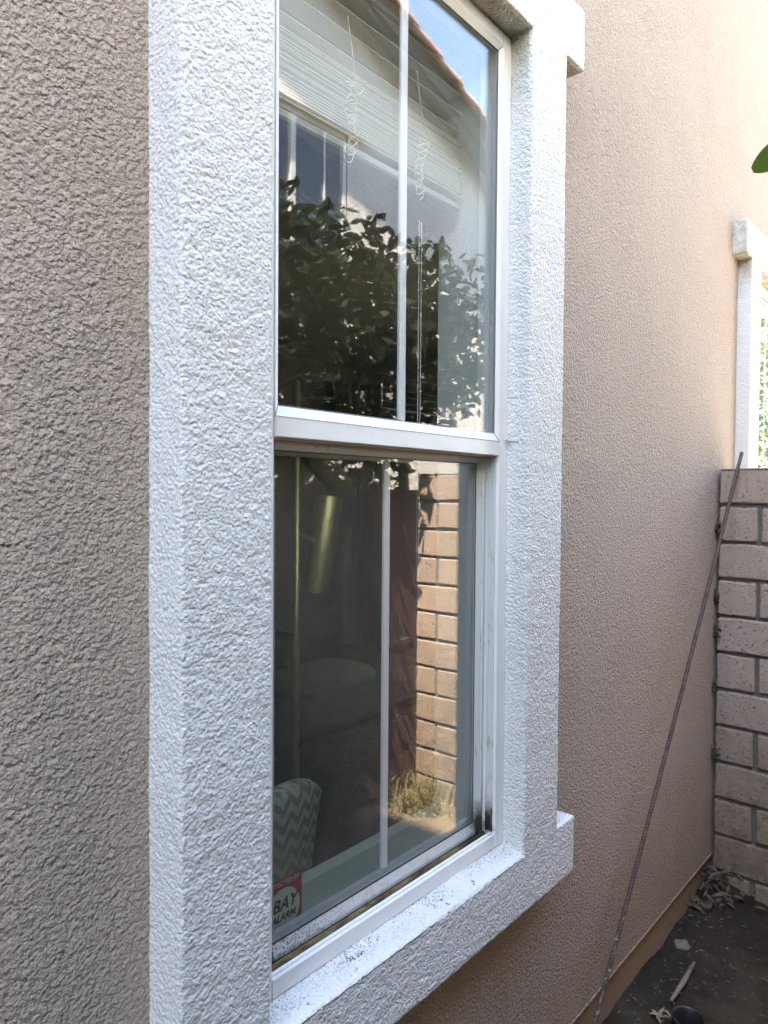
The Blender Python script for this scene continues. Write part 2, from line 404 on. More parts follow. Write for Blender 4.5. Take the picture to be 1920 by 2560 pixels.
# ------------------------------------------------------------------ our house: wall with two openings
OX0, OX1, OZ0, OZ1 = .6846, 1.4226, .818, 2.645
DX2, DY2, DZ2 = 2.80, .020, -.030
house = thing('house', (1.0, 0, 0), 'brown textured stucco house wall holding two white-trimmed windows, filling both sides of the picture', 'house')
def wall_cells(xb, zb, holes, y0, y1):
    b = MB()
    for i in range(len(xb)-1):
        for j in range(len(zb)-1):
            cx, cz = (xb[i]+xb[i+1])/2, (zb[j]+zb[j+1])/2
            if any(h[0] < cx < h[1] and h[2] < cz < h[3] for h in holes): continue
            b.v += [(xb[i], y0, zb[j]), (xb[i+1], y0, zb[j]), (xb[i+1], y0, zb[j+1]), (xb[i], y0, zb[j+1])]
            k = len(b.v)-4; b.f.append((k, k+1, k+2, k+3))
            b.v += [(xb[i], y1, zb[j]), (xb[i], y1, zb[j+1]), (xb[i+1], y1, zb[j+1]), (xb[i+1], y1, zb[j])]
            k = len(b.v)-4; b.f.append((k, k+1, k+2, k+3))
    return b
H1 = (OX0-.01, OX1+.01, OZ0-.01, OZ1+.01); H2 = (H1[0]+DX2, H1[1]+DX2, H1[2]+DZ2, H1[3]+DZ2)
ZB = .158
b = wall_cells([-3, H1[0], H1[1], H2[0], H2[1], 9], [ZB, H2[2], H1[2], H2[3], H1[3], 4.55], [H1, H2], 0, .10)
b.prism([(-.003, ZB), (.0, ZB+.004), (.05, ZB+.004), (.05, ZB)], -3, 9)
w = b.build('wall', M['brown'], house, fix=False)
MB().box(-3, 9, .014, .2, -.2, ZB+.002).build('foundation', M['found'], house)
MB().box(-3, 9, -.12, 4.6, 4.55, 4.67).box(-3, 9, -.15, -.12, 4.50, 4.68).build('roof', M['fascia'], house)
MB().box(-9, -1.32, .05, 6, 4.68, 8.2).build('added_shade_block', M['nwall'], house)  # unseen mass added above the roof to shade the yard floor
# interior drywall skin with the reveals
def reveal(x0, x1, z0, z1, y0, y1):
    b = MB(); t = .02
    b.box(x0-t, x0, y0, y1, z0-t, z1+t); b.box(x1, x1+t, y0, y1, z0-t, z1+t); b.box(x0, x1, y0, y1, z1, z1+t); b.box(x0, x1, y0, y1, z0-t, z0)
    return b
IX0, IX1 = .722, 1.396
iw = wall_cells([-1, IX0-.02, IX1+.02, IX0-.02+DX2, IX1+.02+DX2, 6.6], [.1, .85+DZ2, .85, 2.63+DZ2, 2.63, 2.8],
                [(IX0-.02, IX1+.02, .85, 2.63), (IX0-.02+DX2, IX1+.02+DX2, .85+DZ2, 2.63+DZ2)], .11, .155)
tag(iw.build('interior_wall', M['room'], fix=False), kind='structure')
tag(MB().box(-1, 6.6, 3.75, 3.85, .1, 1.62+.86).box(-1, 6.6, 3.75, 3.85, 1.62+1.12, 2.8).box(-1, 5.35, 3.75, 3.85, 1.62+.86, 1.62+1.12)
    .box(6.25, 6.6, 3.75, 3.85, 1.62+.86, 1.62+1.12).box(-1.1, -1, .11, 3.85, .1, 2.8).box(6.6, 6.7, .11, 3.85, .1, 2.8).build('interior_back_wall', M['room']), kind='structure')
tag(MB().box(-1.1, 6.7, .11, 3.85, 0, .1).build('interior_floor', M['floor']), kind='structure')
tag(MB().box(-1.1, 6.7, .11, 3.85, 2.8, 2.9).build('ceiling', M['drywall']), kind='structure')

# ------------------------------------------------------------------ window
def surround(parent, step, mat):
    def fine(br, st):
        out = [br[0]]
        for a_, b_ in zip(br[:-1], br[1:]):
            k = max(1, round((b_-a_)/st)); out += [a_+(b_-a_)*t/k for t in range(1, k+1)]
        return out
    X = fine([.4415, .5324, OX0, OX1, 1.585, 1.676], step); Z = fine([.676, OZ0, OZ1, 2.660, 2.805], step); Y = fine([-.076, .012], step)
    def solid(x, z):
        if x < X[0] or x > X[-1] or z < Z[0] or z > Z[-1]: return False
        if OX0 < x < OX1 and OZ0 < z < OZ1: return False
        if z < OZ0 or z > 2.660: return True
        return .5324 < x < 1.585
    nx, nz, ny = len(X), len(Z), len(Y)
    F = [[0 <= i < nx-1 and 0 <= j < nz-1 and solid((X[i]+X[i+1])/2, (Z[j]+Z[j+1])/2) for j in range(nz-1)] for i in range(nx-1)]
    def f_(i, j): return 0 <= i < nx-1 and 0 <= j < nz-1 and F[i][j]
    ids = {}; vs = []; fs = []
    def V(i, j, k):
        q = (i, j, k)
        if q not in ids: ids[q] = len(vs); vs.append((X[i], Y[k], Z[j]))
        return ids[q]
    for i in range(nx-1):
        for j in range(nz-1):
            if not F[i][j]: continue
            fs.append((V(i,j,0), V(i+1,j,0), V(i+1,j+1,0), V(i,j+1,0)))
            for k in range(ny-1):
                if not f_(i-1, j): fs.append((V(i,j,k), V(i,j+1,k), V(i,j+1,k+1), V(i,j,k+1)))
                if not f_(i+1, j): fs.append((V(i+1,j,k), V(i+1,j,k+1), V(i+1,j+1,k+1), V(i+1,j+1,k)))
                if not f_(i, j-1): fs.append((V(i,j,k), V(i,j,k+1), V(i+1,j,k+1), V(i+1,j,k)))
                if not f_(i, j+1): fs.append((V(i,j+1,k), V(i+1,j+1,k), V(i+1,j+1,k+1), V(i,j+1,k+1)))
    off = ROOT[parent.name]
    bm = bmesh.new(); bv = [bm.verts.new(v) for v in vs]
    for q in fs: bm.faces.new([bv[k] for k in q])
    for _ in range(3): bmesh.ops.smooth_vert(bm, verts=bm.verts[:], factor=.5, use_axis_x=True, use_axis_y=True, use_axis_z=True)
    for v in bm.verts:
        p = v.co
        if .66 < p.x < 1.45 and abs(p.z-OZ0) < .006: v.co.z += .010*(p.y+.045)/.045      # the ledge falls outward
    bm.normal_update(); mv = []
    for v in bm.verts:
        p = v.co; a = .0006*noise.noise(p*28) + .0008*noise.noise(p*70) + .0014*noise.noise(p*7) + .0012*noise.noise(p*150)
        mv.append(v.co + v.normal*a - off)
    for v, c in zip(bm.verts, mv): v.co = c
    me = bpy.data.meshes.new('surround'); bm.to_mesh(me); bm.free(); me.materials.append(mat)
    me.polygons.foreach_set("use_smooth", [True]*len(me.polygons)); me.update()
    o = bpy.data.objects.new('surround', me); COL.objects.link(o); o.parent = parent
    return o

def make_window():
    r = thing('window', (1.0535, 0, .676), 'tall white window with alarm sticker on its lower pane and blinds behind the upper one', 'window')
    surround(r, .0042, M['trim'])
    FX0, FX1 = .698, 1.4224; FZ0, FZ1 = .825, 2.638
    fx0, fx1 = .7345, 1.3855
    y0, y1 = -.022, .036
    f = MB()
    f.prismz([(FX0, y0+.002), (FX0+.002, y0), (fx0-.003, y0), (fx0, y0+.003), (fx0, y1), (FX0, y1)], FZ0, FZ1)
    f.prismz([(FX1, y0+.002), (FX1-.002, y0), (fx1+.003, y0), (fx1, y0+.003), (fx1, y1), (FX1, y1)], FZ0, FZ1)
    f.prism([(y0, FZ1), (y0, 2.612), (y0+.003, 2.609), (y1, 2.609), (y1, FZ1)], fx0+.0003, fx1-.0003)
    fr = f.build('frame', M['vinyl'], r)
    # bottom frame member: front lip with grooves and a dirty channel behind it
    g = MB(); g.prism([(y0, FZ0), (y0, .8545), (y0+.002, .8565), (y0+.0035, .8565), (y0+.0038, .8545), (y0+.006, .8545), (y0+.0063, .8585), (y0+.0075, .8595), (y0+.0115, .8595), (y0+.0115, FZ0)], fx0+.0003, fx1-.0003)
    g.build('sill_lip', M['vinyl'], r)
    g = MB(); g.prism([(y0+.0118, FZ0), (y0+.0118, .8435), (.000, .842), (.001, .8515), (.007, .8545), (.0085, .8555), (.0088, .846), (y1, .846), (y1, FZ0)], fx0+.0003, fx1-.0003)
    g.build('sill_track', M['track'], r)
    # side tracks the lower sash slides in
    g = MB()
    for s, X in ((1, fx1), (-1, fx0)):
        g.prismz([(X-s*.0002, y0+.006), (X-s*.003, y0+.006), (X-s*.003, y0+.013), (X-s*.0005, y0+.0135), (X-s*.0005, y0+.020), (X-s*.0035, y0+.0205), (X-s*.0035, y0+.024), (X-s*.0002, y0+.024)], .8605, 1.706)
    g.build('side_track', M['jamb'], r)
    # meeting rail
    g = MB(); g.box(fx0+.0006, fx1-.0006, y0-.0025, y0+.027, 1.7085, 1.7402, .0015)
    g.build('meeting_rail', M['vinyl'], r)
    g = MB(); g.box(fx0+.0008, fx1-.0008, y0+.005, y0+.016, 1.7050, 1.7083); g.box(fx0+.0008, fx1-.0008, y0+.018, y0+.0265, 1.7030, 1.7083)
    tag(g.build('rail_underside', M['rail_shade'], r), 'underside strips of the meeting rail, coloured as if in shade')
    # upper glazing beads (sloping inward)
    g = MB()
    gx0, gx1, gz0, gz1 = .745, 1.376, 1.7575, 2.597
    yb = -.0166
    g.prism([(y0-.001, 1.7405), (y0+.0005, 1.7445), (yb, gz0), (yb, 1.7405)], fx0+.0006, fx1-.0006)
    g.prism([(y0-.001, 2.6085), (yb, gz1), (yb, 2.6085)], fx0+.0006, fx1-.0006)
    g.prismz([(fx1-.0006, y0-.0008), (gx1, yb), (fx1-.0006, yb)], 1.7405, 2.6085)
    g.prismz([(fx0+.0006, y0-.0008), (gx0, yb), (fx0+.0006, yb)], 1.7405, 2.6085)
    g.build('glazing_bead', M['vinyl'], r)
    # dark mitre joints of the beads
    g = MB(); e = .0006
    for (xa, za, xb_, zb_) in ((fx0+.001, 1.742, gx0, gz0), (fx1-.001, 1.742, gx1, gz0), (fx0+.001, 2.607, gx0, gz1), (fx1-.001, 2.607, gx1, gz1)):
        g.tube([(xa, y0-.0012, za), (xb_, yb-.0002, zb_)], .0006, 5)
    g.tube([(fx0+.001, y0-.0027, 1.7403), (fx1-.001, y0-.0027, 1.7403)], .0006, 5)
    g.build('bead_joint', M['seal'], r)
    up = MB().box(gx0-.006, gx1+.006, -.0163, -.0133, gz0-.006, gz1+.006).build('upper_glass', M['glass_up'], r)
    MB().box(gx0-.006, gx1+.006, -.0008, .0022, gz0-.006, gz1+.006).build('inner_pane', M['glass_in'], up)
    sp = MB()
    for a in ((gx0-.006, gx0+.003, gz0-.006, gz1+.006), (gx1-.003, gx1+.006, gz0-.006, gz1+.006), (gx0+.003, gx1-.003, gz0-.006, gz0+.003), (gx0+.003, gx1-.003, gz1-.003, gz1+.006)):
        sp.box(a[0], a[1], -.0130, -.0011, a[2], a[3])
    sp.build('spacer', M['spacer'], up)
    MB().box(1.0495, 1.0690, -.0105, -.0040, gz0+.0032, gz1-.0032, .0012).build('grille_bar', M['muntin'], up)
    # lower sash, recessed behind
    lx0, lx1, lz0, lz1 = .764, 1.356, .881, 1.6915
    s_ = bpy.data.objects.new('lower_sash', None)
    g = MB(); ya, yc = .009, .042
    for s, X, G in ((1, fx1, lx1), (-1, fx0, lx0)):
        g.prismz([(X-s*.004, ya), (X-s*.011, ya), (X-s*.012, ya+.0025), (X-s*.016, ya+.0025), (G, ya+.008), (G, yc), (X-s*.004, yc)], .8575, 1.7245)
    g.prism([(ya, 1.7245), (ya, 1.700), (ya+.008, lz1), (yc, lz1), (yc, 1.7245)], lx0+.0002, lx1-.0002)
    sash = g.build('lower_sash', M['jamb'], r)
    MB().prism([(ya, .8575), (ya, .864), (ya+.008, lz0), (yc, lz0), (yc, .8575)], lx0+.0002, lx1-.0002).build('bottom_rail', M['mould_rail'], sash)
    MB().box(lx0+.0004, lx1-.0004, ya+.0075, ya+.0088, lz0-.001, lz0+.0022).box(lx1-.0022, lx1-.0002, ya+.0075, ya+.0088, lz0, lz1).box(lx0+.0004, lx1-.0004, ya+.0075, ya+.0088, lz1-.002, lz1).build('gasket', M['seal'], sash)
    lg = MB().box(lx0-.004, lx1+.0, .0180, .0210, lz0-.0, lz1).build('lower_glass', M['glass_lo'], r)
    MB().box(lx0, lx1, .0330, .0360, lz0, lz1).build('inner_pane', M['glass_in_lo'], lg)
    sp = MB()
    for a in ((lx1-.010, lx1-.0003, lz0, lz1), (lx0, lx0+.009, lz0, lz1), (lx0+.009, lx1-.010, lz0, lz0+.010), (lx0+.009, lx1-.010, lz1-.008, lz1)):
        sp.box(a[0], a[1], .0213, .0327, a[2], a[3])
    sp.build('spacer', M['spacer'], lg)
    MB().box(1.0495, 1.0670, .0240, .0305, lz0+.0102, lz1-.0082, .0012).build('grille_bar', M['muntin'], lg)
    # painted drywall reveal and inner sill
    rv = reveal(IX0, IX1, .872, 2.615, .043, .156).build('reveal', M['drywall'], r)
    MB().box(IX0+.001, IX1-.001, .0435, .118, .8725, .879, .002).build('inner_sill', M['sill_paint'], r)
    # caulk smear and cobweb blob beside the meeting rail
    return r
win = make_window()
w2 = copy_tree(win)
w2.location = win.location + Vector((DX2, DY2, DZ2))
w2['label'] = 'second white-trimmed window beyond the block wall at the right edge of the picture, shrubs mirrored in it'
for o in list(COL.objects):
    if o.parent is w2 and o.name.startswith('surround'): o.active_material = M['trim2'] if False else o.active_material
tag(win, group='windows of the brown house'); tag(w2, group='windows of the brown house')

# sealant blob with cobweb at the right jamb
b = MB()
for k in range(26):
    t = k/25; x = 1.412+.045*t; y = -.026-.040*t+random.uniform(-.003, .003); z = 1.742-.004*t+random.uniform(-.003, .003)
    b.tube([(x, y, z), (x+random.uniform(-.012, .014), y+random.uniform(-.006, .004), z+random.uniform(-.012, .008))], .0006, 4)
b.tube([(1.410, -.024, 1.7445), (1.424, -.029, 1.7425), (1.4245, -.048, 1.7415), (1.425, -.062, 1.740)], [.0012, .0035, .003, .0008], 8)
tag(b.build('cobweb', simple('grey_cobweb', (.42, .38, .35), .9), smooth=True), 'grey dusty cobweb stuck between the window frame and the right white trim', 'cobweb')

# ------------------------------------------------------------------ alarm sticker on the lower glass
st = thing('sticker', (.786, .0170, .888), 'red alarm sticker with white disc in the lower left corner of the window', 'sticker')
ys = .0172
MB().box(.7415, .8306, ys, ys+.0007, .888, .980).build('backing', M['red'], st)
b = MB(); n = 48; cx, cz, R_ = .7880, .9255, .0375
b.v.append((cx, ys-.0003, cz))
for k in range(n): t = 2*math.pi*k/n; b.v.append((cx+R_*math.cos(t), ys-.0003, cz+R_*.98*math.sin(t)))
for k in range(n): b.f.append((0, 1+k, 1+(k+1)%n))
b.build('disc', M['swhite'], st, fix=False)
def text(body, x, z, size, mat, name, shear=0, xs=1.0, bold=0.0):
    c = bpy.data.curves.new(name, 'FONT'); c.body = body; c.size = size; c.shear = shear; c.align_x = 'CENTER'; c.offset = bold; c.resolution_u = 2
    o = bpy.data.objects.new(name, c); COL.objects.link(o)
    dg = bpy.context.evaluated_depsgraph_get(); me = bpy.data.meshes.new_from_object(o.evaluated_get(dg))
    bpy.data.objects.remove(o)
    for v in me.vertices: v.co = Vector((x+v.co.x*xs, ys-.0006, z+v.co.y)) - ROOT['sticker']
    me.materials.clear(); me.materials.append(mat); o = bpy.data.objects.new(name, me); COL.objects.link(o); o.parent = st
text('PROTECTED BY', .7855, .9680, .0112, M['swhite'], 'lettering', 0, 1.0, .0002)
text('BAY', .7890, .9255, .0300, M['sblack'], 'lettering', .35, 1.0, .0008)
text('ALARM.', .7890, .9080, .0165, M['sblack'], 'lettering', .35, 1.0, .0005)
text('www.', .7890, .8990, .0045, M['sblack'], 'small_print', 0, 1.0)
st.location = st.location + Vector((.0200, .0200, -.0118))
for o in list(COL.objects):
    if o.name == 'small_print': bpy.data.objects.remove(o)

# ------------------------------------------------------------------ blind behind the upper glass
def make_blind():
    r = thing('blind', (1.055, .095, 2.26), 'white slatted blind hanging half raised behind the upper glass', 'window blind')
    x0, x1 = .735, 1.372
    MB().box(x0, x1, .075, .120, 2.585, 2.612, .003).build('head_rail', M['slat'], r)
    def slat(z, tilt, jit):
        w = .023; c, s = math.cos(tilt), math.sin(tilt)
        prof = []
        for k in range(5):
            t = -1+k/2; a = t*w; h = .0022*(1-t*t)
            prof.append((.097+a*c-h*s, z+a*s+h*c))
        low = [(y, zz-.0011) for y, zz in prof][::-1]
        return MB().prism(prof+low, x0+jit, x1+jit)
    zs = [(2.572, .05), (2.530, .05), (2.488, .04), (2.445, .03), (2.419, .02), (2.414, .02)]
    z = 2.402
    while z > 2.292: zs.append((z, random.uniform(-.05, .05))); z -= random.choice((.0042, .005, .0062, .0085, .0110))
    for z, t in zs: slat(z, t, random.uniform(-.0015, .0015)).build('slat', M['slat'], r, smooth=False)
    MB().box(x0, x1, .078, .116, 2.268, 2.286, .004).build('bottom_rail', M['rail_grey'], r)
    return r
make_blind()
w2b = [o for o in COL.objects if o.name == 'blind'][0]
def cord(name, pts, label, r=.0009, grp='tangled blind cords'):
    P = [Vector(p) for p in pts]; out = []
    for i in range(len(P)-1):
        p0, p1, p2, p3 = P[max(i-1,0)], P[i], P[i+1], P[min(i+2, len(P)-1)]
        for k in range(6):
            t = k/6; out.append(.5*((2*p1)+(-p0+p2)*t+(2*p0-5*p1+4*p2-p3)*t*t+(-p0+3*p1-3*p2+p3)*t**3))
    out.append(P[-1]); o = MB().tube(out, r, 5).build(name, M['cord'], smooth=True)
    tag(o, label, 'cord', grp)
def at(px, py, D):                       # picture point of the photo -> place at wall distance D (layout helper)
    d = right*((px-960)/1800) + down*((py-1280)/1800) + fwd; return CAM + d*(D/d.y)
def tangle(px, y0, y1, w, D, n, rs):
    rr = random.Random(rs); pts = []
    for k in range(n):
        t = k/(n-1); a = k*1.05+rr.uniform(-.35, .35)
        pts.append(at(px+w*(.62+.38*math.sin(k*.9+rs))*math.cos(a)*(1-.25*t)+rr.uniform(-3, 3)-8*t, y0+(y1-y0)*t+w*.72*math.sin(a), D+rr.uniform(-.004, .004)))
    return pts
c1 = [at(869, 40, .940), at(876, 95, .940), at(884, 160, .940), at(888, 208, .940), at(872, 214, .940), at(864, 204, .940)] + tangle(884, 218, 392, 24, .940, 58, 1)
cord('cord', c1, 'white blind cord knotted in a loose tangle over the left half of the blind')
c2 = [at(1043, 176, .940), at(1050, 250, .940), at(1060, 310, .940), at(1075, 352, .940), at(1070, 366, .940)] + tangle(1054, 345, 488, 19, .940, 50, 2)
cord('cord', c2, 'white blind cord knotted in a loose tangle over the right half of the blind')
a = at(1048, 552, .955); cord('cord', [a, a+Vector((0, 0, -.3)), a+Vector((.001, 0, -.75))], 'left one of two straight thin pull cords hanging below the right cord tangle', .0009)
a = at(1054, 556, .955); cord('cord', [a, a+Vector((0, 0, -.3)), a+Vector((-.001, 0, -.95))], 'right one of two straight thin pull cords hanging below the right cord tangle', .0009)

# ------------------------------------------------------------------ room furniture seen through the glass
lp = Vector((1.235, .474, .1))
lamp = thing('floor_lamp', lp, 'brushed brass floor lamp with cylinder shades standing in the dark room behind the window', 'lamp')
MB().tube([lp+Vector((0,0,0)), lp+Vector((0,0,.02))], .13, 32).build('base', M['brass'], lamp)
MB().tube([lp+Vector((0,0,.02)), lp+Vector((0,0,1.805))], .0085, 16).build('pole', M['brass'], lamp, True)
def shade(a, b, R):
    a, b = Vector(a), Vector(b); o = MB().tube([a, a+(b-a)*.02, b], [R*.93, R, R], 32, False)
    d = b-a; o.tube([b, b-d*.92], R*.94, 32, True)
    MB_ = o.build('lamp_shade', M['brass'], lamp, True)
    return MB_
sa, sb = Vector((1.350, .474, 1.612)), Vector((1.303, .474, 1.362))
shade(sa, sb, .037)
MB().tube([lp+Vector((0,0,1.42)), (sa+sb)/2], .006, 8).build('arm', M['brass'], lamp)
sc, sd_ = Vector((1.268, .474, 1.745)), Vector((1.395, .474, 1.640))
shade(sc, sd_, .034); MB().tube([lp+Vector((0,0,1.66)), sc+(sd_-sc)*.3], .006, 8).build('arm', M['brass'], lamp)


def chevron():
    q = N('chevron_fabric'); xyz = q.n.new("ShaderNodeSeparateXYZ"); q.link(q.pos(), xyz.inputs[0])
    zig = q.math('PINGPONG', q.math('ADD', xyz.outputs[0], xyz.outputs[1]), .030)
    v = q.math('ADD', q.math('SUBTRACT', xyz.outputs[2], xyz.outputs[1]), zig)
    f = q.math('GREATER_THAN', q.math('FRACT', q.math('MULTIPLY', v, 24)), .5)
    blot = q.ramp(q.noise(9, 5, .7), [(.42, 0), (.58, .55)])
    col = q.mix(f, (.85, .85, .80), (.42, .43, .43)); return q.done(q.mix(blot, col, (.60, .61, .58)), .9, q.bump(q.noise(400, 2), .001))
chm = chevron()
ch = thing('chair', (1.03, .50, .1), 'grey and white chevron upholstered chair just inside the window, lower left', 'chair')
bm = bmesh.new(); rows, cols_ = 10, 14; grid = {}
for j in range(rows):
    for i in range(cols_):
        for s in (0, 1):
            u = -1+2*i/(cols_-1); t = j/(rows-1); hw = .145+.075*t
            top = .42+.40*t - (.09*abs(u)**4 if j == rows-1 else (.03*abs(u)**4 if j == rows-2 else 0))
            th = .045 + .012*math.cos(u*1.4)
            y = .40+.05*u*u + s*th
            grid[(i, j, s)] = bm.verts.new((1.03+u*hw, y+.0, .1+top - .0*t))
for s in (0, 1):
    for j in range(rows-1):
        for i in range(cols_-1): bm.faces.new((grid[(i,j,s)], grid[(i+1,j,s)], grid[(i+1,j+1,s)], grid[(i,j+1,s)]))
for j in range(rows-1):
    for i in (0, cols_-1): bm.faces.new((grid[(i,j,0)], grid[(i,j+1,0)], grid[(i,j+1,1)], grid[(i,j,1)]))
for i in range(cols_-1):
    for j in (0, rows-1): bm.faces.new((grid[(i,j,0)], grid[(i+1,j,0)], grid[(i+1,j,1)], grid[(i,j,1)]))
for v in bm.verts: v.co.x += .075; v.co.z += -.0
bmesh.ops.recalc_face_normals(bm, faces=bm.faces[:])
bmesh.ops.subdivide_edges(bm, edges=bm.edges[:], cuts=1, use_grid_fill=True)
for _ in range(4): bmesh.ops.smooth_vert(bm, verts=bm.verts[:], factor=.5, use_axis_x=True, use_axis_y=True, use_axis_z=True)
MB().bm(bm).build('backrest', chm, ch, True)
MB().box(.86, 1.20, .44, .92, .40, .53, .03).build('seat', chm, ch)
for x in (.89, 1.17):
    for y in (.47, .89): MB().tube([(x, y, .41), (x*1.0, y, .1)], [.018, .011], 8).build('leg', M['bark'], ch)
bed = thing('bed', (2.9, 2.1, .1), 'low bed with dark cover deep in the room behind the lower glass', 'bed')
MB().box(1.9, 3.7, 1.75, 3.6, .1, .35, .02).build('base', M['bark'], bed)
MB().box(1.92, 3.68, 1.77, 3.58, .352, .58, .06).build('mattress', simple('grey_bedcover', (.20, .20, .20), .9, 20, .1, .004), bed)
bm = bmesh.new(); bmesh.ops.create_uvsphere(bm, u_segments=24, v_segments=14, radius=1)
for v in bm.verts:
    x, y, z = v.co; k = 1-.28*(abs(x)**3+abs(y)**3)
    v.co = (2.78+math.copysign(abs(x)**.6, x)*.36, 1.98+math.copysign(abs(y)**.6, y)*.20, .60+z*.07*k+.012*noise.noise(Vector((x*3, y*3, z))))
tag(MB().bm(bm).build('pillow', simple('white_pillow', (.36, .35, .34), .9, 20, .05, .004), None, True), 'soft white pillow lying on the dark bed behind the lower glass', 'pillow')
b = MB(); prof = []
for k in range(61): t = k/60; prof.append((4.55+.62*t, 3.60+.028*math.sin(t*40)))
back = [(x, y+.006) for x, y in prof][::-1]; b.prismz(prof+back, .12, 2.62)
tag(b.build('curtain', simple('grey_brown_curtain', (.36, .32, .29), .9, 8, .1), None, True), 'grey-brown pleated curtain hanging at the back of the dark room', 'curtain')
bl = thing('shutter', (5.8, 3.74, 2.48), 'small white slatted shutter lit from outside at the back of the room', 'shutter')
for k in range(4): MB().box(5.34, 6.26, 3.730, 3.742, 2.476+k*.066, 2.476+k*.066+.064).build('slat', M['slat_back'], bl)

# ------------------------------------------------------------------ block wall across the yard
BX = 3.079
def block_variants(L, n):
    out = []
    for k in range(n):
        bm = bmesh.new(); bmesh.ops.create_cube(bm, size=1)
        for v in bm.verts: v.co = (v.co.x*.150, v.co.y*L, v.co.z*.135)
        bmesh.ops.bevel(bm, geom=bm.edges[:], offset=.006, segments=1, affect='EDGES')
        bmesh.ops.subdivide_edges(bm, edges=[e for e in bm.edges if e.calc_length() > .12], cuts=3, use_grid_fill=True)
        for v in bm.verts:
            v.co += Vector((noise.noise(v.co*9+Vector((k*7, 0, 0)))*.0045, noise.noise(v.co*14+Vector((0, k*5, 0)))*.003, noise.noise(v.co*24+Vector((0, 0, k*3)))*.0042))
        me = bpy.data.meshes.new('block'); bm.to_mesh(me); bm.free(); me.materials.append(M['block'])
        me.polygons.foreach_set("use_smooth", [False]*len(me.polygons)); out.append(me)
    return out
bw = thing('block_wall', (BX+.075, -.75, 0), 'pinkish tan slump block wall closing the side yard at the right, grey mortar joints', 'wall')
full = block_variants(.386, 4); cache = {}
def put_block(y0, y1, z):
    L = y1-y0
    if abs(L-.386) < .01: me = random.choice(full)
    else:
        k = round(L, 2)
        if k not in cache: cache[k] = block_variants(L, 1)
        me = cache[k][0]
    o = bpy.data.objects.new('block', me); COL.objects.link(o); o.parent = bw
    o.location = Vector((BX+.075+random.uniform(-.003, .002), (y0+y1)/2, z+random.uniform(-.0015, .0015))) - ROOT['block_wall']
    o.rotation_euler = (random.uniform(-.003, .003), 0, random.uniform(-.004, .004))
YE = -1.49
for c in range(12):
    zc = 1.6600 - c*.1482
    first = .160 if c % 2 == 1 else .362
    if c == 11: zc -= 0
    edges = [.012]; p = first
    while p < 1.49: edges.append(p); p += .400
    edges.append(1.49)
    for a_, b_ in zip(edges[:-1], edges[1:]):
        lo = a_ + (.007 if a_ > .02 else 0); hi = b_ - (.007 if b_ < 1.48 else 0)
        if hi-lo > .05: put_block(-hi, -lo, zc)
MB().box(BX+.015, BX+.134, -1.485, -.016, -.1, 1.70).build('mortar', M['mortar'], bw)
MB().box(BX-.001, BX+.151, -1.49, -.013, 1.7285, 1.7355, .002).build('cap_wash', M['block'], bw)
# dead leaves and roots caught in the gap
def litter(name, mat, label, cat, pts, size, n, spread, seed, flat=.6, kind=None, group=None):
    rr = random.Random(seed); b = MB()
    for k in range(n):
        c = Vector(rr.choice(pts)) + Vector((rr.gauss(0, spread[0]), rr.gauss(0, spread[1]), abs(rr.gauss(0, spread[2]))))
        L = size*rr.uniform(.5, 1.3); w = L*rr.uniform(.18, .36); a = rr.uniform(0, 6.28); d = Vector((math.cos(a), math.sin(a), rr.uniform(-flat, flat))).normalized()
        s_ = d.cross(Vector((rr.uniform(-.5, .5), rr.uniform(-.5, .5), 1))).normalized(); up = d.cross(s_)
        i = len(b.v)
        for t, wd, h in ((-1, 0, .15), (-.4, 1, 0), (.3, .85, .02), (1, 0, .25)):
            if wd == 0: b.v.append(tuple(c+d*L*t*.5+up*h*L))
            else:
                b.v.append(tuple(c+d*L*t*.5+s_*w*wd*.5+up*(h+.10)*L)); b.v.append(tuple(c+d*L*t*.5-up*.0*L)); b.v.append(tuple(c+d*L*t*.5-s_*w*wd*.5+up*(h+.10)*L))
        b.f += [(i, i+1, i+2), (i, i+2, i+3), (i+1, i+4, i+5, i+2), (i+2, i+5, i+6, i+3), (i+4, i+7, i+5), (i+5, i+7, i+6)]
    o = b.build(name, mat, None, False, False); tag(o, label, cat, group, kind); return o
litter('leaf_litter', M['dryleaf'], 'dark dead leaves caught in the gap between house and block wall', 'leaves',
       [(BX-.004, -.004, 1.20), (BX-.006, -.010, 1.06), (BX-.004, -.002, .84), (BX-.008, -.012, .57), (BX-.004, -.004, 1.48)], .028, 170, (.005, .007, .022), 3, 1.0, 'stuff')
litter('leaf_litter', M['dryleaf'], 'brown dead leaves piled in the ground corner by the block wall', 'leaves', [(2.98, -.03, .05), (3.03, -.08, .04), (2.90, -.01, .03), (3.03, -.04, .10)], .055, 150, (.05, .05, .03), 5, .5, 'stuff')
litter('leaf_litter', M['dryleaf'], 'small brown leaf scraps scattered over the soil', 'leaves', [(2.0+.1*k, -.12-.11*j, .02) for k in range(11) for j in range(5)], .020, 150, (.07, .07, .006), 8, .25, 'stuff')
litter('straw', M['straw'], 'pale straw bits strewn along the footing', 'straw', [(1.9+.12*k, -.06, .03) for k in range(9)], .016, 90, (.07, .05, .008), 9, .3, 'stuff')

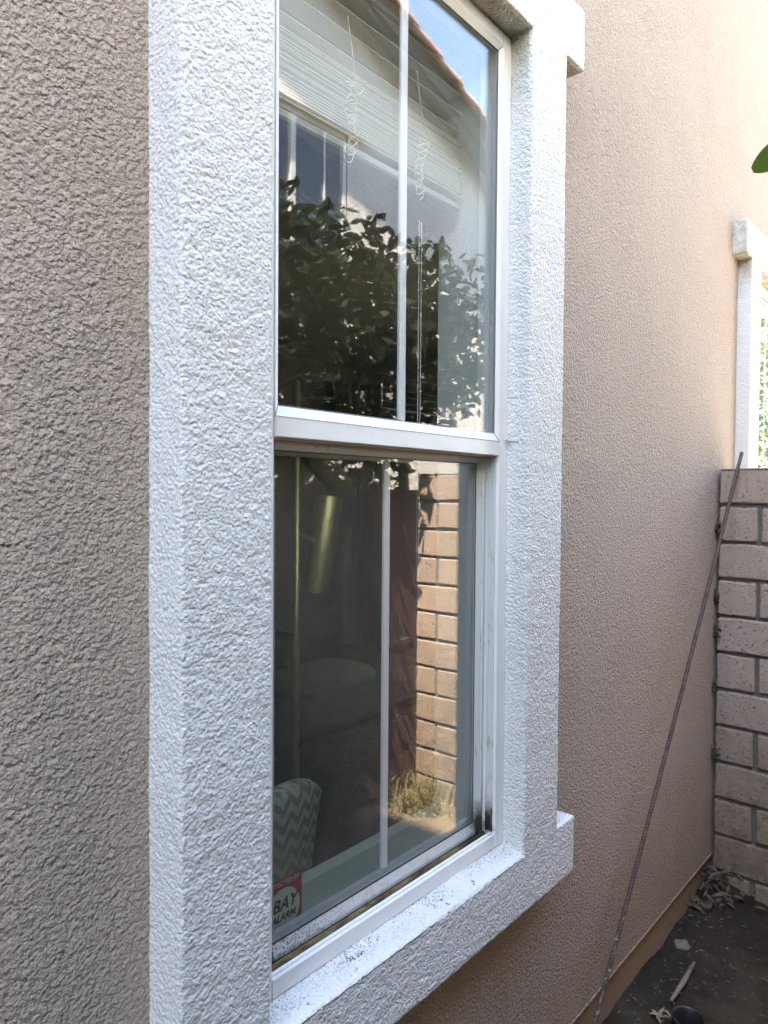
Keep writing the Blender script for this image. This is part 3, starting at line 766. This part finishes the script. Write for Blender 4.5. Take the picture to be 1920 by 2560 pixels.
# plants at the foot of the wall near the fence (seen in the lower glass)
b = MB(); rr = random.Random(4)
for k in range(260):
    c = Vector((2.93+rr.gauss(0, .06), -1.34+rr.gauss(0, .07), .0)); a = rr.uniform(0, 6.28); h = rr.uniform(.03, .16); l = rr.uniform(.02, .10)
    d = Vector((math.cos(a), math.sin(a), 0)); s_ = Vector((-d.y, d.x, 0))*.0035
    i = len(b.v); b.v += [tuple(c-s_), tuple(c+s_), tuple(c+d*l*.5+s_*.8+Vector((0,0,h*.8))), tuple(c+d*l*.5-s_*.8+Vector((0,0,h*.8))), tuple(c+d*l*1.3+Vector((0,0,h)))]
    b.f += [(i, i+1, i+2, i+3), (i+3, i+2, i+4)]
tag(b.build('weeds', M['weed'], None, False, False), 'scruffy dry green weeds at the foot of the sunlit block wall, mirrored in the lower glass', 'weeds', kind='stuff')

# ------------------------------------------------------------------ steel bar leaning on the wall
P0 = Vector((1.80, -.030, -.01)); P1 = Vector((3.062, -.083, 1.728)); d = (P1-P0); L = d.length*1.043; dn = d.normalized()
rb = thing('steel_bar', P0, 'long rusty ribbed reinforcing bar leaning against the block wall', 'steel bar')
pts = []; rad = []
for k in range(25): t = k/24; pts.append(P0+dn*L*t+Vector((.006*math.sin(t*3), -.004*math.sin(t*4)+0, .004*math.sin(t*5)))); rad.append(.0060)
MB().tube(pts, rad, 12).build('bar', M['rust'], rb, True)
b = MB(); nr = int(L/.0095); ax = dn.cross(Vector((0,0,1))).normalized(); ay = dn.cross(ax)
for k in range(nr):
    t = (k+.5)/nr; c = P0+dn*L*t+Vector((.006*math.sin(t*3), -.004*math.sin(t*4), .004*math.sin(t*5)))
    ring = []
    for j in range(8):
        a_ = 2*math.pi*j/8; ring.append(c+(ax*math.cos(a_)+ay*math.sin(a_))*.0067+dn*.0022*math.cos(a_))
    ring.append(ring[0]); b.tube(ring, .0011, 4, False)
tag(b.build('rib', M['rust'], rb, False, False), kind='stuff')

# ------------------------------------------------------------------ black drain pipe, stick, stones, pale leaves on the soil
pc = Vector((2.225, -.190, -.018)); pipe = thing('drain_pipe', pc, 'short black plastic drain pipe end standing in the soil at the bottom right', 'pipe')
b = MB(); n = 36; prof = [(.045, -.05), (.045, .042), (.049, .042), (.050, .052), (.047, .054), (.042, .050), (.040, .0)]
for r_, z in prof:
    for k in range(n): t = 2*math.pi*k/n; b.v.append((pc.x+r_*math.cos(t), pc.y+r_*math.sin(t), z))
for j in range(len(prof)-1):
    for k in range(n): b.f.append((j*n+k, j*n+(k+1)%n, (j+1)*n+(k+1)%n, (j+1)*n+k))
b.build('rim', M['black'], pipe, True, False)
MB().tube([pc+Vector((0,0,.001)), pc+Vector((0,0,.006))], .040, 24).build('bottom', M['soil'], pipe)
litter('pale_leaves', M['palebits'], 'pale crumpled leaves beside the black drain pipe', 'leaves', [(2.215, -.125, .02)], .045, 7, (.012, .018, .012), 12, .8, 'stuff')
tag(MB().tube([(2.30, -.114, .026), (2.42, -.112, .022), (2.54, -.109, .026)], [.005, .009, .006], 7).build('stick', simple('grey_stick', (.20, .16, .14), .9, 40, .2, .002), None, True), 'straight grey stick lying on the soil behind the drain pipe', 'stick')
def stone(x, y, s_, seed, label):
    bm = bmesh.new(); bmesh.ops.create_icosphere(bm, subdivisions=2, radius=s_)
    for v in bm.verts: v.co = Vector((v.co.x*1.2, v.co.y, v.co.z*.6)) * (1+.5*noise.noise(v.co*(1.4/s_)+Vector((seed, 0, 0)))) + Vector((x, y, .018+s_*.15))
    tag(MB().bm(bm).build('stone', M['stone'], None, False), label, 'stone', 'stones on the soil')
for k, (x, y, s_, lab) in enumerate([(2.62, -.045, .026, 'largest grey stone, on the soil close to the footing'), (2.43, -.055, .010, 'tiny pale stone beside the grey stick'),
                              (2.885, -.035, .018, 'grey chunk of stone lying near the dead leaf pile')]):
    stone(x, y, s_, k*3.1, lab)

# ------------------------------------------------------------------ boundary fence (red-brown boards), only mirrored in the glass
fc = thing('fence', (1.0, -1.51, 0), 'red-brown board fence along the far side of the yard, seen mirrored in the lower glass', 'fence')
x = -2.2; me = None
bmv = []
for k in range(3):
    bm = bmesh.new(); bmesh.ops.create_cube(bm, size=1)
    for v in bm.verts: v.co = (v.co.x*.136, v.co.y*.018, v.co.z*1.62)
    bmesh.ops.bevel(bm, geom=bm.edges[:], offset=.002, segments=1, affect='EDGES')
    mm = bpy.data.meshes.new('board'); bm.to_mesh(mm); bm.free(); mm.materials.append(M['wood']); bmv.append(mm)
while x < 3.2:
    o = bpy.data.objects.new('board', random.choice(bmv)); COL.objects.link(o); o.parent = fc
    o.location = Vector((x+.07, -1.515+random.uniform(-.002, .002), .84+random.uniform(-.01, .01))) - ROOT['fence']; o.rotation_euler = (0, random.uniform(-.004, .004), 0); x += .1405
MB().box(-2.2, 3.2, -1.565, -1.527, .3, .39).build('rail', M['wood'], fc); MB().box(-2.2, 3.2, -1.565, -1.527, 1.3, 1.39).build('rail', M['wood'], fc)
tag(MB().tube([(1.2, -1.495, .845), (2.0, -1.498, .850), (2.6, -1.495, .852), (3.06, -1.497, .850)], .0018, 6).build('cable', M['cable'], None, True), 'thin pale cable strung along the red-brown fence, mirrored in the lower glass', 'cable')

# ------------------------------------------------------------------ hedge and shrubs
def leaves(b, c, L, rr):
    d = Vector((rr.gauss(0, 1), rr.gauss(0, 1), rr.gauss(-.25, .8))).normalized(); s_ = d.cross(Vector((rr.gauss(0, 1), rr.gauss(0, 1), rr.gauss(0, 1)))).normalized(); up = d.cross(s_)
    w = L*.21; i = len(b.v)
    for t, k in ((0, 0), (.3, .85), (.6, 1), (.88, .55), (1, 0)):
        q = c+d*L*t-up*L*.10*t*t
        if k == 0: b.v.append(tuple(q))
        else: b.v.append(tuple(q+s_*w*k)); b.v.append(tuple(q-s_*w*k))
    b.f += [(i, i+1, i+2), (i+1, i+3, i+4, i+2), (i+3, i+5, i+6, i+4), (i+5, i+7, i+6)]
def hedge(name, xr, yr, zr, n, mat, label, cat, seed, shape, L=.075, stems=True):
    rr = random.Random(seed); r = thing(name, ((xr[0]+xr[1])/2, (yr[0]+yr[1])/2, 0), label, cat)
    b = MB(); k = 0
    while k < n:
        p = Vector((rr.uniform(*xr), rr.uniform(*yr), rr.uniform(*zr)))
        if not shape(p): continue
        leaves(b, p, L*rr.uniform(.7, 1.25), rr); k += 1
    o = b.build('foliage', mat, r, False, False); o['kind'] = 'stuff'
    for t in range(int((xr[1]-xr[0])/1.2)+1 if stems else 0):
        x = xr[0]+.5+t*1.1; y = (yr[0]+yr[1])/2
        if x > xr[1]-.3: break
        MB().tube([(x, y, -.02), (x+rr.uniform(-.08, .08), y+rr.uniform(-.05, .05), .9), (x+rr.uniform(-.2, .2), y+rr.uniform(-.1, .1), 1.8), (x+rr.uniform(-.3, .3), y, zr[1]-.4)], [.05, .04, .03, .012], 8).build('stem', M['bark'], r, True)
    return r
rr_ = random.Random(77)
def sh1(p):
    top = 2.98+.16*noise.noise(Vector((p.x*1.7, p.y*1.5, 0)))+.10*noise.noise(Vector((p.x*5, p.y*4, 2)))-.14*max(0, p.x-3.0)
    if p.z > top: return False
    end = 3.15+.9*max(0, min(1, (p.z-1.85)/.7)) + .22*noise.noise(Vector((p.z*4, p.y*3, 5)))
    if p.x > end: return False
    bulge = .24*math.exp(-((p.z-2.45)/.42)**2) if p.x < 2.9 else .12
    front = -1.50+bulge+.10*noise.noise(Vector((p.x*3, p.z*3, 1)))
    if p.y > front: return False
    bot = 1.72 if p.x < 3.0 else 1.75+.55*(p.x-3.0)
    if p.y < -1.62: bot = 1.2
    if p.z < bot+.12*noise.noise(Vector((p.x*6, p.y*3, 9))): return False
    return True
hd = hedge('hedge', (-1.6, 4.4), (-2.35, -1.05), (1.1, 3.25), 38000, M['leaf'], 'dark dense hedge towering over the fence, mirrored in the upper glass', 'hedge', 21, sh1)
def sh4(p):
    e = 2.74+.10*noise.noise(Vector((p.z*3, 1, 5)))+.06*noise.noise(Vector((p.z*11, 1, 5)))-.25*max(0, .9-p.z)
    return p.x < e and p.z > .04+.06*noise.noise(Vector((p.x*4, 0, 2)))
hedge('shade_leaves', (-1.8, 2.95), (-1.495, -1.41), (.03, 1.80), 9000, M['leaf3'], 'dark leaves added over the red-brown fence in place of shade, mirrored in the lower glass', 'shade_leaves', 31, sh4, .070, False)  # near-black leaves added to darken the fence where shade falls
# twig with the blurred leaf close to the lens
lc = at(1898, 408, .62)
lc = CAM + (right*((1925-960)/1800) + down*((402-1280)/1800) + fwd)*.95
def bigleaf(c, d, L, w, nrm):
    b = MB(); d = d.normalized(); s_ = d.cross(nrm).normalized(); up = s_.cross(d); nseg = 12
    for k in range(nseg+1):
        t = k/nseg; ww = w*math.sin(math.pi*min(1, t*.93+.04))**.62
        q = c+d*L*t-up*.10*L*t*t
        b.v += [tuple(q-s_*ww+up*.10*ww), tuple(q), tuple(q+s_*ww+up*.10*ww)]
    for k in range(nseg):
        i = k*3; b.f += [(i, i+1, i+4, i+3), (i+1, i+2, i+5, i+4)]
    return b
M['nearleaf'] = leafm('near_green_leaf', (.05, .085, .012), (.06, .10, .015), .35)
tw = thing('twig', lc, 'blurred dark green leaf poking in from the right edge of the picture', 'leaf')
bigleaf(lc+right*.034+down*(-.028), (-right*.85+down*.62), .066, .017, -fwd+down*.3).build('leaf', M['nearleaf'], tw, True, False)
bigleaf(lc+right*.05+down*(-.05), (right*.6+down*.9), .07, .017, -fwd).build('leaf', M['nearleaf'], tw, True, False)
MB().tube([lc+right*.034+down*(-.028), lc+right*.10+down*(-.07)+fwd*.02, lc+right*.35+down*(-.16)+fwd*.02], [.0012, .002, .004], 6).build('stem', M['bark'], tw, True)
def sh2(p):
    return p.z < 4.5+.6*noise.noise(Vector((p.x*1.2, p.y, 0)))+.25*noise.noise(Vector((p.x*4, p.y*3, 3))) and p.y < -1.85+.25*noise.noise(Vector((p.x*2, p.z*2, 1)))
hedge('shrub', (8.4, 14.5), (-3.3, -1.6), (.2, 5.3), 32000, M['leaf2'], 'sunlit yellow-green shrub in the yard beyond the block wall, mirrored in the second window', 'shrub', 22, sh2, .085)

# ------------------------------------------------------------------ neighbour house, mirrored in the upper glass
NY = -3.354
nb = thing('neighbour_house', (4.0, NY, 0), 'pale stucco neighbour house with tiled gable roof, mirrored in the upper glass', 'house')
def rake(x): return 1.62+4.10-.327*(x-4.54) if x > -1.5 else 0
nwx0, nwx1, nwz0, nwz1 = 2.70, 4.39, 2.95, 4.60
def nwall():
    b = MB(); xs = [-4, nwx0, nwx1, 6.7]
    def q(x0, x1, z0a, z0b, z1a, z1b):
        i = len(b.v); b.v += [(x0, NY, z0a), (x1, NY, z0b), (x1, NY, z1b), (x0, NY, z1a)]; b.f.append((i+3, i+2, i+1, i))
    top = lambda x: rake(x)-.10
    pk = -1.0
    tp = lambda x: top(x) if x > pk else top(pk)-.327*(pk-x)
    q(-4, pk, 0, 0, tp(-4), tp(pk)); q(pk, nwx0, 0, 0, tp(pk), tp(nwx0)); q(nwx1, 6.7, 0, 0, tp(nwx1), tp(6.7))
    q(nwx0, nwx1, 0, 0, nwz0, nwz0); q(nwx0, nwx1, nwz1, nwz1, tp(nwx0), tp(nwx1))
    i = len(b.v); b.v += [(6.7, NY, 0), (6.7, NY-8, 0), (6.7, NY-8, tp(6.7)), (6.7, NY, tp(6.7))]; b.f.append((i, i+1, i+2, i+3))
    return b
nwall().build('wall', M['nwall'], nb, False, False)
# raking roof: slab with soffit, fascia board and rake tiles
OH = .27
i0, i1 = -1.0, 6.95
sl = MB()
def rprism(b, ya, yb_, za, zb_):
    i = len(b.v)
    b.v += [(i0, ya, rake(i0)+za), (i1, ya, rake(i1)+za), (i1, yb_, rake(i1)+za), (i0, yb_, rake(i0)+za), (i0, ya, rake(i0)+zb_), (i1, ya, rake(i1)+zb_), (i1, yb_, rake(i1)+zb_), (i0, yb_, rake(i0)+zb_)]
    b.f += [tuple(i+k for k in q) for q in ((0,3,2,1),(4,5,6,7),(0,1,5,4),(1,2,6,5),(2,3,7,6),(3,0,4,7))]
rprism(sl, NY-8, NY+OH-.03, -.10, -.04); rf = sl.build('roof', M['fascia'], nb)
b = MB(); rprism(b, NY+OH-.03, NY+OH, -.20, -.02); b.build('fascia', M['fascia'], rf)
b = MB(); rprism(b, NY+OH-.10, NY+OH-.032, -.26, -.11); b.build('barge_board', M['fascia'], rf)
b = MB(); rprism(b, NY-8, NY+OH-.06, -.036, .03); b.build('tile_field', M['tile'], rf)
bm = bmesh.new(); Lt = .40; sec = []
for k in range(9): t = math.pi*k/8; sec.append((.105*math.cos(t), .100*math.sin(t)))
ti = MB()
for end, sc_ in ((0, 1.0), (1, .84)):
    for (a_, h) in sec: ti.v.append((Lt*(-end), a_*sc_, h*sc_))
    for (a_, h) in sec[::-1]: ti.v.append((Lt*(-end), a_*sc_*.8, h*sc_*.8-.002))
for j in range(18): ti.f.append((j, (j+1)%18, 18+(j+1)%18, 18+j))
ti.f.append(tuple(range(18))); ti.f.append(tuple(range(18, 36))[::-1])
tm = bpy.data.meshes.new('rake_tile'); tm.from_pydata(ti.v, [], ti.f); tm.materials.append(M['tile']); bm.free()
sa_ = math.atan(.327); x = i0+.3
while x < i1:
    o = bpy.data.objects.new('roof_tile', tm); COL.objects.link(o); o.parent = nb
    o.location = Vector((x, NY+OH+.005+random.uniform(-.005, .005), rake(x)-.025+random.uniform(-.004, .004))) - ROOT['neighbour_house']
    o.rotation_euler = (0, sa_-.055, random.uniform(-.01, .01)); x += .345*math.cos(sa_)
# neighbour window
wn = MB(); e = .038
for a_ in ((nwx0, nwx0+e, nwz0, nwz1), (nwx1-e, nwx1, nwz0, nwz1), (nwx0+e, nwx1-e, nwz0, nwz0+e), (nwx0+e, nwx1-e, nwz1-e, nwz1), (3.775, 3.825, nwz0+e, nwz1-e)):
    wn.box(a_[0], a_[1], NY-.05, NY-.01, a_[2], a_[3])
nwn = wn.build('window', M['vinyl'], nb)
MB().box(4.138, 4.156, NY-.03, NY-.018, nwz0+e, nwz1-e).build('grille_bar', M['muntin'], nwn)
MB().box(nwx0+.02, nwx1-.02, NY-.036, NY-.032, nwz0+.02, nwz1-.02).build('pane', M['glass_n'], nwn)
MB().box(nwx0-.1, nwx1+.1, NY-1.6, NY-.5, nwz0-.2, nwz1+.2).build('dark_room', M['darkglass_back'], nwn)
for k in range(26): pass
b = MB()
for k in range(27): b.box(nwx0+.05, nwx1-.05, NY-.12, NY-.075, nwz0+.06+k*.05, nwz0+.064+k*.05)
b.build('blind_slats', simple('grey_blind', (.16, .17, .2), .7), nwn)['kind'] = 'stuff'
tr = MB(); tr.box(nwx0-.14, nwx1+.20, NY-.001, NY+.07, nwz1+.002, nwz1+.12, .006); tr.box(nwx0-.13, nwx0, NY-.001, NY+.05, nwz0, nwz1-.001, .006); tr.box(nwx0-.14, nwx1+.24, NY-.001, NY+.07, nwz0-.16, nwz0-.001, .006)
tr.build('trim', M['trim2'], nwn)
# ------------------------------------------------------------------ unseen light blockers added behind the photographer
gt = thing('added_gate', (-3.6, -.75, 0), 'tall wooden boards, unseen, added behind the photographer to cut side light', 'added_gate')  # unseen boards added to cut light from the open end
for k in range(10): MB().box(-3.62, -3.60, -1.49+k*.146, -1.49+k*.146+.142, .04, 1.95, .002).build('board', M['wood'], gt)
MB().box(-3.66, -3.621, -1.49, -.04, .4, .5).build('rail', M['wood'], gt); MB().box(-3.66, -3.621, -1.49, -.04, 1.5, 1.6).build('rail', M['wood'], gt)

def sh5(p): return (p-Vector((-6.4, -1.2, 3.3))).length < 2.5+.5*noise.noise(p*1.3)
hedge('added_tree', (-9, -3.8), (-4, 1.6), (1.0, 6), 12000, M['leaf'], 'unseen leafy crown added behind the photographer to block low sky light', 'added_tree', 23, sh5, .12)  # unseen foliage added to dim the horizon light on the trim sides
